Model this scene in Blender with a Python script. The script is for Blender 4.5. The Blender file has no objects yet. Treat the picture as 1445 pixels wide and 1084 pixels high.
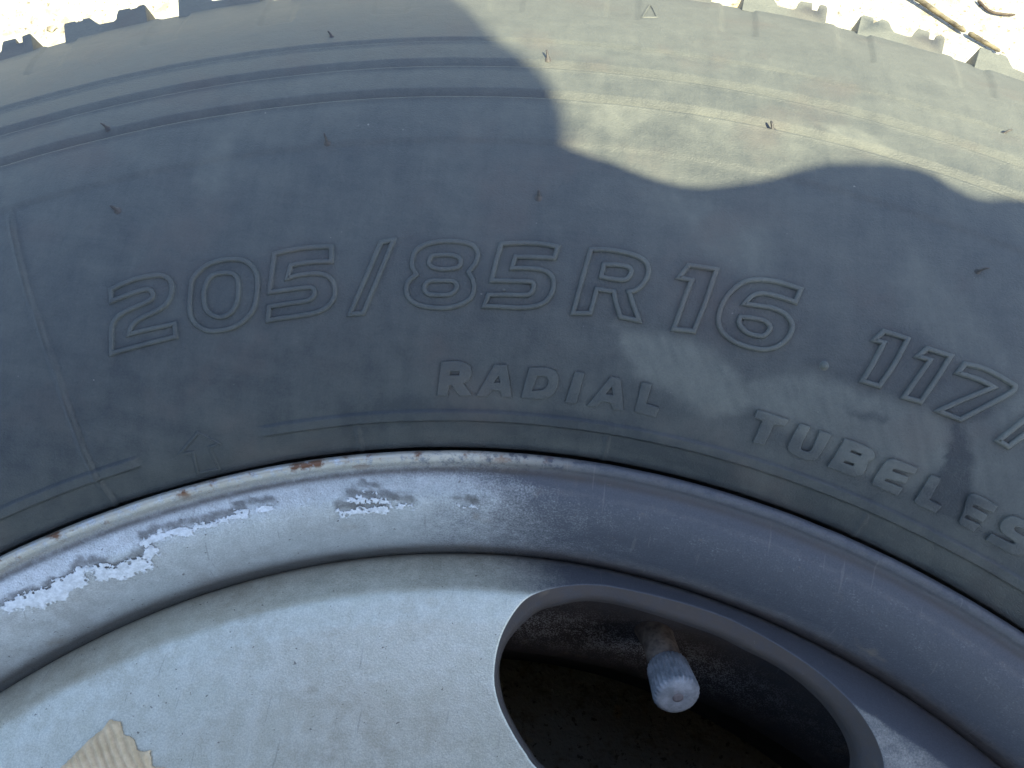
import bpy, bmesh, math, random
import numpy as np
from mathutils import Matrix, Vector

random.seed(4); rng = np.random.default_rng(4)
scene = bpy.context.scene
C = bpy.context.collection

# ------------------------------------------------------------------ camera, sky, sun, exposure
Z0 = 0.1055                      # half the width of the wheel, which lies flat on the ground
cam_data = bpy.data.cameras.new('camera'); cam = bpy.data.objects.new('camera', cam_data); C.objects.link(cam)
cam_data.sensor_width = 36.0; cam_data.lens = 29.92; cam_data.clip_start = 0.01; cam_data.clip_end = 200
_r = Vector((0.99186708, 0.12583434, -0.01911585)); _u = Vector((-0.11157217, 0.93188408, 0.345172)); _f = Vector((-0.06124824, 0.34023195, -0.93834475))
CAM = Vector((0.0, 0.16393, 0.27238 + Z0))
M = Matrix.Identity(4)
for i in range(3): M[i][0] = _r[i]; M[i][1] = _u[i]; M[i][2] = -_f[i]; M[i][3] = CAM[i]
cam.matrix_world = M
scene.camera = cam

SUN = Vector((0.40, -0.35, 0.847)).normalized()      # direction towards the sun
w = bpy.data.worlds.new('World'); scene.world = w; w.use_nodes = True
nt = w.node_tree; nt.nodes.clear()
sky = nt.nodes.new('ShaderNodeTexSky'); sky.sky_type = 'NISHITA'; sky.sun_disc = False
sky.sun_elevation = math.asin(SUN.z); sky.sun_rotation = math.atan2(SUN.x, SUN.y)
bg = nt.nodes.new('ShaderNodeBackground'); bg.inputs['Strength'].default_value = 0.136
wo = nt.nodes.new('ShaderNodeOutputWorld')
nt.links.new(sky.outputs[0], bg.inputs['Color']); nt.links.new(bg.outputs[0], wo.inputs['Surface'])
sd = bpy.data.lights.new('sun', 'SUN'); sd.energy = 4.5; sd.angle = math.radians(0.7); sd.color = (1.0, 0.955, 0.68)
sun = bpy.data.objects.new('sun', sd); C.objects.link(sun)
sun.rotation_euler = SUN.to_track_quat('Z', 'Y').to_euler(); sun.location = (1, -1, 3)
vs = scene.view_settings
vs.view_transform = 'Standard'; vs.look = 'None'; vs.gamma = 1.0; vs.use_curve_mapping = False
vs.exposure = 2.10

# ------------------------------------------------------------------ traced positions on the wheel
# lettering and marks as (degrees round the axle, millimetres up the sidewall from the bead, 1 = corner)
GLYPHS = [
 ('2', 'o', [[(-23.71,57.6,1), (-23.04,58.2,0), (-22.29,58.6,0), (-21.51,58.4,0), (-21.04,57.8,0), (-20.77,56.4,0), (-20.74,54.5,0), (-20.93,52.3,0), (-21.27,50.9,0), (-21.71,50.1,0), (-22.29,49.6,0), (-22.78,49,0), (-23.08,48.2,0), (-23.32,46.5,1), (-20.97,46.3,1), (-21.04,43.4,1), (-24.43,43.3,1), (-24.24,46.6,0), (-24.11,48.7,0), (-23.93,50.1,0), (-23.54,51.3,0), (-22.93,52,0), (-22.3,52.5,0), (-21.88,53,0), (-21.72,54,0), (-21.79,55.1,0), (-22.02,55.6,0), (-22.67,55.5,0), (-23.79,54.9,1)]]),
 ('0', 'o', [[(-19.86,52.8,0), (-19.7,55.2,0), (-19.39,56.7,0), (-18.88,58.1,0), (-18.31,58.7,0), (-17.67,58.6,0), (-17.04,57.9,0), (-16.66,56.4,0), (-16.44,54.1,0), (-16.47,51.2,0), (-16.6,48.7,0), (-16.82,46.3,0), (-17.16,44.7,0), (-17.59,43.5,0), (-18.1,42.8,0), (-18.69,42.7,0), (-19.35,43.2,0), (-19.81,44.7,0), (-20.06,46.7,0), (-20.04,49.4,0)], [(-19.09,53.3,0), (-18.85,54.9,0), (-18.5,55.7,0), (-18.03,55.7,0), (-17.59,55,0), (-17.42,53.5,0), (-17.46,51.1,0), (-17.56,49,0), (-17.8,47.1,0), (-18.18,45.9,0), (-18.62,45.7,0), (-19.01,46.6,0), (-19.24,48.1,0), (-19.27,50.2,0), (-19.2,52.1,0)]]),
 ('5', 'o', [[(-15.43,58.3,1), (-14.56,58.7,0), (-13.64,58.8,0), (-12.55,58.5,1), (-12.6,55,1), (-13.69,55.3,0), (-14.66,55.1,1), (-14.91,52.2,1), (-14.21,52.6,0), (-13.37,52.5,0), (-12.91,51.8,0), (-12.6,50.3,0), (-12.52,48.1,0), (-12.62,46.3,0), (-12.94,44.7,0), (-13.35,43.8,0), (-13.84,43.4,0), (-14.68,43.2,0), (-15.5,43.2,0), (-16.16,43.1,1), (-16.02,46.2,1), (-15.08,46.3,0), (-14.06,46.4,0), (-13.69,47.1,0), (-13.57,48.2,0), (-13.69,49.3,0), (-14.09,49.5,0), (-15,49.5,0), (-15.9,49.5,1), (-15.68,53.5,0)]]),
 ('/', 'o', [[(-10.03,58.6,1), (-9.4,59.1,1), (-10.23,50.6,0), (-11.12,42.4,1), (-11.82,42.4,1), (-10.84,50.9,0)]]),
 ('8', 'o', [[(-7.39,58.2,0), (-6.79,58.5,0), (-6,58.3,0), (-5.39,57.5,0), (-5.12,55.6,0), (-5.22,53.4,0), (-5.56,51.3,1), (-5.31,49.1,0), (-5.26,47,0), (-5.45,45.1,0), (-5.92,43.8,0), (-6.6,43,0), (-7.38,43,0), (-8.21,43.8,0), (-8.69,45.4,0), (-8.8,47.5,0), (-8.67,49.2,0), (-8.26,50.7,1), (-8.47,52.6,0), (-8.45,54.5,0), (-8.27,56.4,0), (-7.86,57.6,0)], [(-7.39,55.1,0), (-6.83,55.3,0), (-6.26,55,0), (-5.99,54,0), (-6.06,52.5,0), (-6.44,52,0), (-7,51.9,0), (-7.43,52.4,0), (-7.61,53.3,0), (-7.55,54.4,0)], [(-7.48,49.2,0), (-6.9,49.2,0), (-6.38,49.1,0), (-6.15,48.1,0), (-6.27,46.7,0), (-6.56,46,0), (-7.14,45.9,0), (-7.67,46.2,0), (-7.86,47.4,0), (-7.76,48.6,0)]]),
 ('5', 'o', [[(-3.95,58,1), (-2.99,58.5,0), (-1.97,58.6,0), (-1.11,58.2,1), (-1.23,55.5,1), (-2.24,55.4,0), (-3.2,55.2,1), (-3.33,52.5,1), (-2.62,52.7,0), (-1.87,52.6,0), (-1.43,51.9,0), (-1.16,50.3,0), (-1.15,48,0), (-1.35,46,0), (-1.71,44.6,0), (-2.28,43.8,0), (-3,43.5,0), (-3.82,43.5,0), (-4.68,43.5,1), (-4.48,46.1,1), (-3.52,46.3,0), (-2.52,46.5,0), (-2.24,47.2,0), (-2.14,48.5,0), (-2.23,49.5,0), (-2.57,49.6,0), (-3.33,49.5,0), (-4.35,49.4,1), (-4.18,53.5,0)]]),
 ('R', 'o', [[(0.56,58.3,1), (1.29,58.7,0), (2.21,58.6,0), (2.92,58.1,0), (3.37,57,0), (3.56,55.2,0), (3.5,53.2,0), (3.29,51.3,0), (3.04,50.2,0), (2.76,49.7,1), (3.07,46.9,0), (3.5,43.6,1), (2.51,43.8,1), (2.15,47.1,0), (1.99,49.3,1), (1.09,49.3,1), (1,45.8,0), (0.92,43.7,1), (0.03,43.3,1), (0.29,50.8,0)], [(1.3,55.2,1), (1.94,55.5,0), (2.5,55.4,0), (2.72,54.5,0), (2.62,53,0), (2.41,52.3,0), (1.85,52.1,0), (1.24,52.3,1)]]),
 ('1', 'o', [[(5.48,58.1,1), (6.84,58.4,1), (6.65,50.6,0), (6.38,43.5,1), (5.35,43.1,1), (5.55,49.1,0), (5.75,54.8,1), (5.12,54.9,1)]]),
 ('6', 'o', [[(11.01,58.6,1), (9.87,58.8,0), (9.09,58.4,0), (8.45,57.4,0), (8,55.6,0), (7.64,52.9,0), (7.45,49.9,0), (7.49,46.9,0), (7.77,44.9,0), (8.23,43.7,0), (8.84,43,0), (9.52,42.9,0), (10.11,43.3,0), (10.65,44.6,0), (11.01,46.7,0), (11.13,49.4,0), (10.97,50.9,0), (10.56,52.2,0), (9.94,52.7,0), (9.4,52.5,0), (8.55,52.1,1), (8.82,54.2,0), (9.2,55.3,0), (9.78,55.6,0), (10.92,55.4,1)], [(8.52,49,1), (9.08,49.4,0), (9.74,49.4,0), (10.07,48.4,0), (10,46.9,0), (9.77,46,0), (9.17,45.8,0), (8.75,46.5,0), (8.5,47.7,0)]]),
 ('1', 'o', [[(15.33,55,1), (16.49,55.2,1), (16.33,49.1,0), (16.03,43.3,1), (15.18,43.1,1), (15.38,47.7,0), (15.51,52.6,1), (15.06,52.5,1)]]),
 ('1', 'o', [[(17.49,54.7,1), (18.61,55.1,1), (18.41,49.3,0), (18.15,43.4,1), (17.34,43,1), (17.57,47.7,0), (17.81,52.6,1), (17.21,52.4,1)]]),
 ('7', 'o', [[(19.35,54.7,1), (20.03,55.3,0), (20.74,55.3,0), (21.76,54.7,1), (21.76,53.2,0), (21.01,48.2,0), (20.19,43.2,1), (19.09,43,1), (19.93,47.4,0), (20.95,52.5,1), (20.17,52.7,0), (19.2,52.3,1)]]),
 ('/', 'o', [[(22.21,42.5,1), (22.73,42.3,1), (23.7,52,0), (24.49,62.1,1), (24,62.1,1), (23.15,52.4,0)]]),
 ('R', 's', [[(-6.96,30.7,1), (-6.2,30.9,0), (-5.66,30.5,0), (-5.33,29.5,0), (-5.28,27.8,0), (-5.45,26.4,0), (-5.73,25.7,1), (-5.22,22.9,1), (-5.96,22.7,1), (-6.41,25.3,1), (-6.54,25.1,1), (-6.64,22.7,1), (-7.27,22.8,1)], [(-6.45,28.5,1), (-5.93,28.5,1), (-5.98,27.7,1), (-6.51,27.6,1)]]),
 ('A', 's', [[(-3.98,30.4,1), (-3.31,30.4,1), (-2.92,22.9,1), (-3.5,22.9,1), (-3.62,24.3,1), (-4.05,24.4,1), (-4.37,22.8,1), (-5.01,22.8,1)], [(-3.73,27.8,1), (-3.64,26.3,1), (-3.99,26.2,1)]]),
 ('D', 's', [[(-2.05,30.1,1), (-0.96,30.4,0), (-0.43,29,0), (-0.43,25.7,0), (-1.01,23.2,0), (-2.41,23,1)], [(-1.54,28.3,1), (-1.07,28.3,0), (-0.92,27,0), (-1.17,25.4,0), (-1.8,24.9,1)]]),
 ('I', 's', [[(0.5,30.2,1), (1.04,30.2,1), (0.79,22.9,1), (0.14,22.8,1)]]),
 ('A', 's', [[(2.52,30.3,1), (3.04,30,1), (3.51,22.9,1), (2.93,22.7,1), (2.71,24.2,1), (2.2,24.1,1), (1.96,22.8,1), (1.4,22.7,1)], [(2.64,27.9,1), (2.78,26.2,1), (2.38,26.1,1)]]),
 ('L', 's', [[(4.22,30.1,1), (4.78,30.1,1), (4.69,25.5,1), (5.45,25.2,1), (5.37,22.7,1), (4.13,23.1,1)]]),
 ('T', 's', [[(10.63,30,1), (12.35,30,1), (12.26,28.3,1), (11.7,27.9,1), (11.58,22.8,1), (10.94,22.6,1), (11.06,27.9,1), (10.57,28.2,1)]]),
 ('U', 's', [[(12.97,29.8,1), (13.54,30,1), (13.47,25.1,0), (13.71,24.5,0), (14.03,25.2,0), (14.06,29.9,1), (14.72,29.9,1), (14.56,24.7,0), (14.37,23.2,0), (13.95,22.6,0), (13.41,22.7,0), (12.96,23.3,0), (12.81,24.2,0), (12.82,26.4,0)]]),
 ('B', 's', [[(15.41,30,1), (16.11,30.2,0), (16.79,30,0), (17.1,29.3,0), (17.2,28.3,0), (17,27.1,1), (17.04,26.1,0), (17.06,24.4,0), (16.82,23.2,0), (16.43,22.8,0), (15.16,22.8,1), (15.32,26.5,0)], [(15.97,28.2,1), (16.53,28.2,1), (16.51,27.7,1), (15.94,27.7,1)], [(15.89,25.6,1), (16.41,25.6,1), (16.4,25.1,1), (15.86,25,1)]]),
 ('E', 's', [[(18.03,29.7,0), (18.46,29.9,0), (19.39,30.1,1), (19.39,28.5,1), (18.34,27.9,1), (18.31,27.3,1), (19.21,27.5,1), (19.21,25.9,1), (18.23,25.3,1), (18.2,24.7,1), (19.2,24.9,1), (19.16,22.7,1), (17.82,22.8,0), (17.67,23.8,0), (17.69,26,0), (17.79,28.5,0)]]),
 ('L', 's', [[(20.12,29.9,1), (20.63,30.2,1), (20.68,24.9,1), (21.38,24.9,1), (21.3,22.8,1), (20.24,22.8,0), (20.05,23.4,0), (20.06,25.3,0)]]),
 ('E', 's', [[(22.32,29.9,0), (22.7,30.4,0), (23.69,30.2,1), (23.67,28.4,1), (22.68,28.2,1), (22.66,27.6,1), (23.53,27.6,1), (23.51,25.6,1), (22.65,25.5,1), (22.63,24.8,1), (23.51,25,1), (23.4,22.9,1), (22.67,23,0), (22.51,23.7,0), (22.42,25.9,0), (22.23,28.7,0)]]),
 ('S', 's', [[(24.28,28.3,0), (24.48,29.6,0), (24.85,30.1,0), (25.95,30.3,1), (25.99,28.4,1), (25.02,28.3,0), (24.93,27.8,0), (25.07,27.3,0), (25.86,27,0), (26.1,26,0), (26.1,24.3,0), (25.84,23,0), (25.41,22.6,0), (24.12,22.6,1), (24.18,24.5,1), (25.22,24.7,0), (25.32,25.2,0), (24.54,25.7,0), (24.28,26.9,0)]]),
 ('triangle', 't', [[(2,157.3,1), (2.34,144.1,1), (1.67,142.7,1)]]),
 ('arrow', 't', [[(-21.28,20.9,1), (-20.33,17,1), (-20.95,16.7,1), (-20.95,10,1), (-22.25,10.3,1), (-21.96,16.5,1), (-22.71,16.9,1)]]),
]
SPEWS = [(-12.58,127.1), (-22.76,101.6), (-12.55,85.6), (-22.72,76.6), (-2.28,70.2), (-2.43,113.4), (8.12,98.3), (17.99,121.2), (18.41,76.1)]
NUBS = [(13.18,43.6), (-3.69,47.3)]
SEAM = [(-27.53,83.9), (-27.55,72.2), (-27.42,57.6), (-27.60,37.4), (-27.57,27.2), (-27.55,21.8), (-27.69,10.5)]
TICKS = [(-12.10,16.2), (-12.33,11.0), (2.88,16.5), (2.92,10.1), (18.33,15.2), (18.53,7.9)]
DUST = [
 (0.5,1.90,[(2.27,42.9), (3.55,40.8), (5.76,41.8), (7.75,39.6), (9.78,34.4), (10.64,30.5), (8.25,25.3), (6.07,28.2), (4.13,31.5), (2.99,35.6)]),
 (0.45,1.59,[(12.79,42.4), (15.89,40.6), (18.23,43.0), (19.87,41.2), (20.32,33.7), (19.76,25.6), (17.99,23.9), (15.50,24.8), (11.18,28.7), (9.91,35.4)]),
 (-0.6,0.79,[(20.20,42.2), (21.13,37.1), (22.22,29.1), (23.00,22.8), (21.25,23.3), (20.63,27.4), (20.31,35.4)]),
 (-0.45,0.63,[(14.78,36.3), (15.70,36.4), (17.34,37.7), (17.07,35.9), (16.20,35.1), (15.25,35.2)]),
 (0.3,0.95,[(20.70,42.9), (22.35,53.4), (24.73,48.9), (27.93,25.8), (24.95,24.9), (23.08,24.9)]),
 (0.25,3.17,[(2.07,75.8), (4.42,76.7), (8.76,69.4), (10.14,55.5), (7.07,60.5), (3.61,69.6)]),
 (0.25,3.17,[(15.46,76.2), (19.94,63.6), (21.96,59.5), (22.91,49.6), (18.37,53.4), (15.04,66.3)]),
 (0.2,1.9,[(0.14,97.3), (2.06,100.0), (2.49,94.5), (1.44,89.2), (-0.08,90.3)]),
 (0.16,2.5,[(4.65,101.5), (8.34,103.1), (11.28,100.9), (9.33,89.5), (5.72,90.0), (4.06,90.4)]),
 (0.28,0.8,[(9.99,104.0), (11.50,105.2), (13.42,101.7), (13.46,99.1), (11.60,100.6)]),
 (-0.2,1.90,[(-12.86,23.7), (-3.84,21.0), (4.48,20.0), (10.50,17.2), (11.15,9.4), (4.86,12.4), (-3.80,13.5), (-13.24,14.7)]),
 (0.2,1.59,[(-19.07,81.2), (-17.95,90.4), (-16.94,91.5), (-17.43,77.7), (-18.58,71.2)]),
]
FLAKES = [(-35.98,207.4,-34.39,207.2,1.40), (-34.48,206.9,-33.05,206.2,2.00), (-32.95,206.5,-31.44,206.9,1.80), (-31.61,207.1,-30.7,208.2,1.00), (-30.77,207.8,-29.38,206.7,0.60), (-30.02,206.1,-28.88,205,1.80), (-28.82,205.2,-27.45,205,1.60), (-27.64,205.2,-26.47,206.8,1.20), (-26.65,208.9,-25.46,209.1,1.20), (-25.46,209.1,-23.85,208.5,1.20), (-23.85,208.5,-22.15,208.1,0.80), (-22.14,208.2,-19.99,208.8,0.80), (-20.56,209.7,-18.13,209,0.70), (-14.02,205.7,-10.95,205.7,0.80), (-13.35,208.2,-10.19,206.5,0.60), (-12.32,209.8,-11.44,209.3,0.40), (-10.68,206.2,-9.27,206,0.60), (-6.45,205.9,-6.16,205.9,0.40), (-5.5,205.8,-5.03,205.8,0.24), ]
# pose of the photographer (mm, measured from the middle of the wheel)
HEAD_AT = (92, 127, 530)
RELB = (338, 152, 335); RWRIST = (228, 166, 300); RPALM = (198, 170, 295)
RFING = [((150, 190, 302), (120, 183, 301), (74, 198, 300), 0.0122), ((170, 197, 304), (150, 196, 304), (134, 188, 300), 0.0095), ((180, 172, 302), (146, 172, 302), (130, 166, 298), 0.009), ((182, 150, 298), (152, 150, 298), (138, 146, 294), 0.008)]
RTHUMB = [(184, 138, 284), (160, 136, 280), (140, 142, 280)]
PHONE_UP = -0.0105

# ------------------------------------------------------------------ helpers
def tag(o, label=None, cat=None, group=None, kind=None):
    if label: o['label'] = label
    if cat: o['category'] = cat
    if group: o['group'] = group
    if kind: o['kind'] = kind
    return o

def link(name, me, mat, parent=None):
    o = bpy.data.objects.new(name, me); C.objects.link(o)
    if mat and not me.materials: me.materials.append(mat)
    if parent: o.parent = parent
    return o

def mesh_np(name, V, F, smooth=True, attrs=None, sharp=None):
    V = np.asarray(V, np.float32); F = np.asarray(F, np.int32)
    me = bpy.data.meshes.new(name)
    me.vertices.add(len(V)); me.vertices.foreach_set('co', V.ravel())
    k = F.shape[1]
    me.loops.add(F.size); me.loops.foreach_set('vertex_index', F.ravel())
    me.polygons.add(len(F)); me.polygons.foreach_set('loop_start', np.arange(len(F), dtype=np.int32) * k)
    me.update(calc_edges=True); me.validate()
    if smooth: me.polygons.foreach_set('use_smooth', np.ones(len(me.polygons), bool))
    for n, a in (attrs or {}).items():
        at = me.attributes.new(n, 'FLOAT', 'POINT'); at.data.foreach_set('value', np.asarray(a, np.float32).ravel())
    if sharp is not None: me.set_sharp_from_angle(angle=math.radians(sharp))
    me.update()
    return me

def grid_faces(n, m, wrap=False):
    """faces of an n x m vertex grid (rows x columns)"""
    i, j = np.meshgrid(np.arange(n - 1), np.arange(m if wrap else m - 1), indexing='ij')
    j2 = (j + 1) % m
    return np.stack([i * m + j, i * m + j2, (i + 1) * m + j2, (i + 1) * m + j], -1).reshape(-1, 4)

def catmull(P, n=16, closed=False):
    P = np.asarray(P, float)
    Q = np.vstack([P[-1], P, P[0], P[1]]) if closed else np.vstack([2 * P[0] - P[1], P, 2 * P[-1] - P[-2]])
    t = (np.arange(n) / n)[:, None]; out = []
    for i in range(1, len(Q) - 2):
        a, b, c, d = Q[i - 1], Q[i], Q[i + 1], Q[i + 2]
        out.append(.5 * (2 * b + (c - a) * t + (2 * a - 5 * b + 4 * c - d) * t ** 2 + (3 * b - a - 3 * c + d) * t ** 3))
    if not closed: out.append(P[-1:])
    return np.vstack(out)

def sstep(x, a, b):
    t = np.clip((x - a) / (b - a), 0, 1); return t * t * (3 - 2 * t)

_lat = rng.random((64, 64))
def vnoise(x, y):
    xi = np.floor(x).astype(int); yi = np.floor(y).astype(int); fx = x - xi; fy = y - yi
    fx = fx * fx * (3 - 2 * fx); fy = fy * fy * (3 - 2 * fy)
    g = lambda a, b: _lat[a % 64, b % 64]
    return (g(xi, yi) * (1 - fx) + g(xi + 1, yi) * fx) * (1 - fy) + (g(xi, yi + 1) * (1 - fx) + g(xi + 1, yi + 1) * fx) * fy
def fbm(x, y, o=4):
    s = 0; a = .5
    for k in range(o): s = s + a * vnoise(x * 2 ** k + 17 * k, y * 2 ** k + 31 * k); a *= .5
    return s / (1 - .5 ** o)

# ------------------------------------------------------------------ materials
class NT:
    def __init__(s, name):
        s.m = bpy.data.materials.new(name); s.m.use_nodes = True; s.t = s.m.node_tree; s.t.nodes.clear()
        s.out = s.n('ShaderNodeOutputMaterial'); s.b = s.n('ShaderNodeBsdfPrincipled')
        s.t.links.new(s.b.outputs[0], s.out.inputs['Surface'])
        s.co = s.n('ShaderNodeTexCoord').outputs['Object']
    def n(s, t): return s.t.nodes.new(t)
    def put(s, sock, v):
        if isinstance(v, (int, float)): sock.default_value = v
        elif isinstance(v, tuple): sock.default_value = v if len(v) == 4 or len(sock.default_value) == 3 else (*v, 1)
        else: s.t.links.new(v, sock)
    def noise(s, scale, detail=3, rough=.55, off=None, stretch=None):
        n = s.n('ShaderNodeTexNoise'); n.inputs['Scale'].default_value = scale; n.inputs['Detail'].default_value = detail; n.inputs['Roughness'].default_value = rough
        v = s.co
        if off or stretch:
            mp = s.n('ShaderNodeMapping'); s.t.links.new(v, mp.inputs['Vector']); v = mp.outputs[0]
            if off: mp.inputs['Location'].default_value = off
            if stretch: mp.inputs['Scale'].default_value = stretch
        s.t.links.new(v, n.inputs['Vector']); return n.outputs['Fac']
    def attr(s, name):
        a = s.n('ShaderNodeAttribute'); a.attribute_name = name; return a.outputs['Fac']
    def math(s, op, a, b=0.0, c=None, clamp=False):
        n = s.n('ShaderNodeMath'); n.operation = op; n.use_clamp = clamp
        s.put(n.inputs[0], a); s.put(n.inputs[1], b)
        if c is not None: s.put(n.inputs[2], c)
        return n.outputs[0]
    def ramp(s, v, lo, hi, a=0.0, b=1.0):
        n = s.n('ShaderNodeMapRange'); n.interpolation_type = 'SMOOTHSTEP'
        for k, x in zip(('Value', 'From Min', 'From Max', 'To Min', 'To Max'), (v, lo, hi, a, b)): s.put(n.inputs[k], x)
        return n.outputs[0]
    def mix(s, f, a, b):
        n = s.n('ShaderNodeMix'); n.data_type = 'RGBA'
        s.put(n.inputs[0], f); s.put(n.inputs[6], a); s.put(n.inputs[7], b); return n.outputs[2]
    def bump(s, h, dist, strength=1.0, prev=None):
        n = s.n('ShaderNodeBump'); n.inputs['Distance'].default_value = dist; n.inputs['Strength'].default_value = strength
        s.put(n.inputs['Height'], h)
        if prev: s.t.links.new(prev, n.inputs['Normal'])
        return n.outputs[0]
    def done(s, col, rough, metal=0.0, normal=None, spec=.5):
        s.put(s.b.inputs['Base Color'], col); s.put(s.b.inputs['Roughness'], rough); s.put(s.b.inputs['Metallic'], metal)
        s.put(s.b.inputs['Specular IOR Level'], spec)
        if normal: s.t.links.new(normal, s.b.inputs['Normal'])
        return s.m

def mat_rubber():
    s = NT('weathered_rubber')
    d = s.attr('dust_shade')
    big = s.noise(28, 3, .6); mid = s.noise(160, 4, .7); fine = s.noise(2400, 2, .65); scuff = s.noise(70, 4, .7, off=(2, 5, 1), stretch=(5, .55, 1)); scuff2 = s.noise(60, 4, .72, off=(7, 5, 1), stretch=(.6, 6, 1))
    f = s.math('ADD', s.math('MULTIPLY', d, .62), s.math('MULTIPLY', s.math('SUBTRACT', big, .5), .45))
    f = s.math('ADD', f, s.math('MULTIPLY', s.math('SUBTRACT', mid, .5), .55))
    f = s.math('ADD', f, s.math('MULTIPLY', s.math('SUBTRACT', fine, .5), .35))
    f = s.math('ADD', f, s.math('MULTIPLY', s.math('SUBTRACT', scuff, .5), .30)); f = s.math('ADD', f, s.math('MULTIPLY', s.math('SUBTRACT', scuff2, .5), .25))
    f = s.math('ADD', f, .27, clamp=True)
    col = s.mix(f, (.0240, .0282, .0285), (.116, .1175, .097))
    # brown film in places and tiny pale grit
    br = s.ramp(s.noise(45, 4, .6, off=(3, 1, 2)), .50, .74, 0, .40)
    col = s.mix(br, col, (.072, .058, .048))
    grit = s.ramp(s.noise(900, 1, .4, off=(5, 2, 9)), .81, .86)
    col = s.mix(s.math('MULTIPLY', grit, .6), col, (.24, .22, .18))
    rough = s.ramp(f, 0, 1, .50, .74)
    nb = s.bump(s.math('ADD', fine, s.math('MULTIPLY', mid, 1.3)), .00020, .7)
    return s.done(col, rough, 0, nb, .42)

def mat_paint(name, A, B, D, grain):
    s = NT(name)
    cov_shade = s.attr('cover_shade'); rust = s.attr('rust')
    fine = s.noise(2300, 2, .65); mid = s.noise(240, 4, .65); big = s.noise(40, 3, .5)
    t = s.math('ADD', s.math('MULTIPLY', s.math('SUBTRACT', fine, .5), grain), s.math('MULTIPLY', s.math('SUBTRACT', mid, .5), .40))
    f = s.ramp(s.math('ADD', cov_shade, t), .05, .98)
    silver = s.mix(s.ramp(big, .3, .7), A, B)
    silver = s.mix(s.ramp(mid, .35, .7), silver, D)
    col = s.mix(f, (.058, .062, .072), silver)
    silver_f = s.ramp(s.noise(2600, 3, .7, off=(6, 1, 4)), .33, .67, .82, 1.08)
    hs = s.n('ShaderNodeHueSaturation'); s.put(hs.inputs['Color'], col); s.put(hs.inputs['Value'], silver_f); col = hs.outputs[0]
    dirt_shade = s.attr('dirt_shade'); col = s.mix(s.math('MULTIPLY', dirt_shade, s.ramp(mid, .25, .6, .55, 1.0)), col, (.070, .059, .051))
    spk = s.math('MULTIPLY', s.attr('speck'), s.ramp(s.math('ADD', fine, s.math('MULTIPLY', mid, .5)), .74, .86)); col = s.mix(spk, col, (.55, .57, .58))
    sp = s.ramp(s.noise(760, 3, .55, off=(1, 7, 3)), .695, .73)
    col = s.mix(s.math('MULTIPLY', sp, .75), col, (.10, .085, .075))
    st = s.ramp(s.noise(75, 3, .6, off=(9, 2, 1)), .62, .76)
    col = s.mix(s.math('MULTIPLY', st, .35), col, (.25, .19, .12))
    sc1 = s.ramp(s.noise(85, 2, .5, off=(3, 3, 3), stretch=(13, .8, 1)), .70, .735)
    col = s.mix(s.math('MULTIPLY', sc1, .28), col, (.16, .15, .14))
    rn = s.noise(150, 4, .7, off=(2, 2, 2)); rn2 = s.noise(420, 4, .7, off=(4, 1, 6))
    col = s.mix(s.math('MULTIPLY', rust, s.ramp(rn2, .36, .55)), col, (.46, .42, .33))
    col = s.mix(s.math('MULTIPLY', rust, s.ramp(rn, .53, .66)), col, (.17, .085, .045))
    rough = s.ramp(s.math('ADD', s.math('MULTIPLY', f, .7), s.math('MULTIPLY', big, .5)), .1, .9, .60, .36)
    nb = s.bump(s.math('ADD', fine, s.math('MULTIPLY', mid, 2.5)), .00014, .6)
    return s.done(col, rough, s.math('MULTIPLY', f, .55), nb, s.ramp(dirt_shade, 0, 1, .5, .08))

def mat_simple(name, a, b, scale, rough, bump=.0, metal=0, spec=.5, lo=.35, hi=.65, stretch=None):
    s = NT(name); n = s.noise(scale, 5, .65, stretch=stretch)
    nb = s.bump(n, bump, .6) if bump else None
    return s.done(s.mix(s.ramp(n, lo, hi), a, b), rough, metal, nb, spec)

def mat_ground():
    s = NT('pale_sandy_concrete')
    a = s.noise(9, 5, .6); b = s.noise(120, 5, .7); c = s.noise(330, 3, .6, off=(4, 4, 1)); y = s.noise(38, 3, .5, off=(1, 8, 3))
    col = s.mix(s.ramp(a, .3, .7), (.30, .275, .215), (.38, .36, .295))
    col = s.mix(s.ramp(b, .50, .66), col, (.24, .205, .14))
    col = s.mix(s.ramp(y, .66, .74, 0, .8), col, (.50, .34, .15))
    col = s.mix(s.ramp(c, .60, .66, 0, .9), col, (.12, .10, .07))
    nb = s.bump(b, .004, .7)
    return s.done(col, .9, 0, nb, .3)

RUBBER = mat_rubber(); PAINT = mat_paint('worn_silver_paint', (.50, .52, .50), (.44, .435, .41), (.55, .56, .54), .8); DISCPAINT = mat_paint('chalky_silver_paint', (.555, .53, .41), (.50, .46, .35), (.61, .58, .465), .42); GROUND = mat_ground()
WHITE = mat_simple('chalky_white_paint', (.62, .63, .62), (.46, .47, .46), 700, .75, .0003)
SPEW = mat_simple('dark_rubber_hair', (.022, .02, .018), (.05, .042, .035), 900, .6)
STEM = mat_simple('dirty_black_rubber_stem', (.085, .066, .05), (.19, .15, .11), 400, .7, .0003)
CAP = mat_simple('dusty_blue_grey_plastic', (.15, .16, .165), (.27, .28, .285), 300, .7, .0003)
CAPD = mat_simple('cap_dimple_plastic', (.10, .085, .085), (.16, .14, .135), 700, .8)
TAPE = mat_simple('aged_masking_tape', (.50, .36, .20), (.66, .49, .29), 260, .8, .0001)
TWIG = mat_simple('grey_brown_bark', (.035, .027, .017), (.15, .125, .075), 160, .85, .001, stretch=(.4, 1, 1))
DARKTWIG = mat_simple('dark_bark', (.035, .025, .018), (.08, .06, .04), 260, .9, .001)
PEB = mat_simple('pale_pebble', (.10, .08, .05), (.34, .30, .22), 90, .9)
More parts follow.
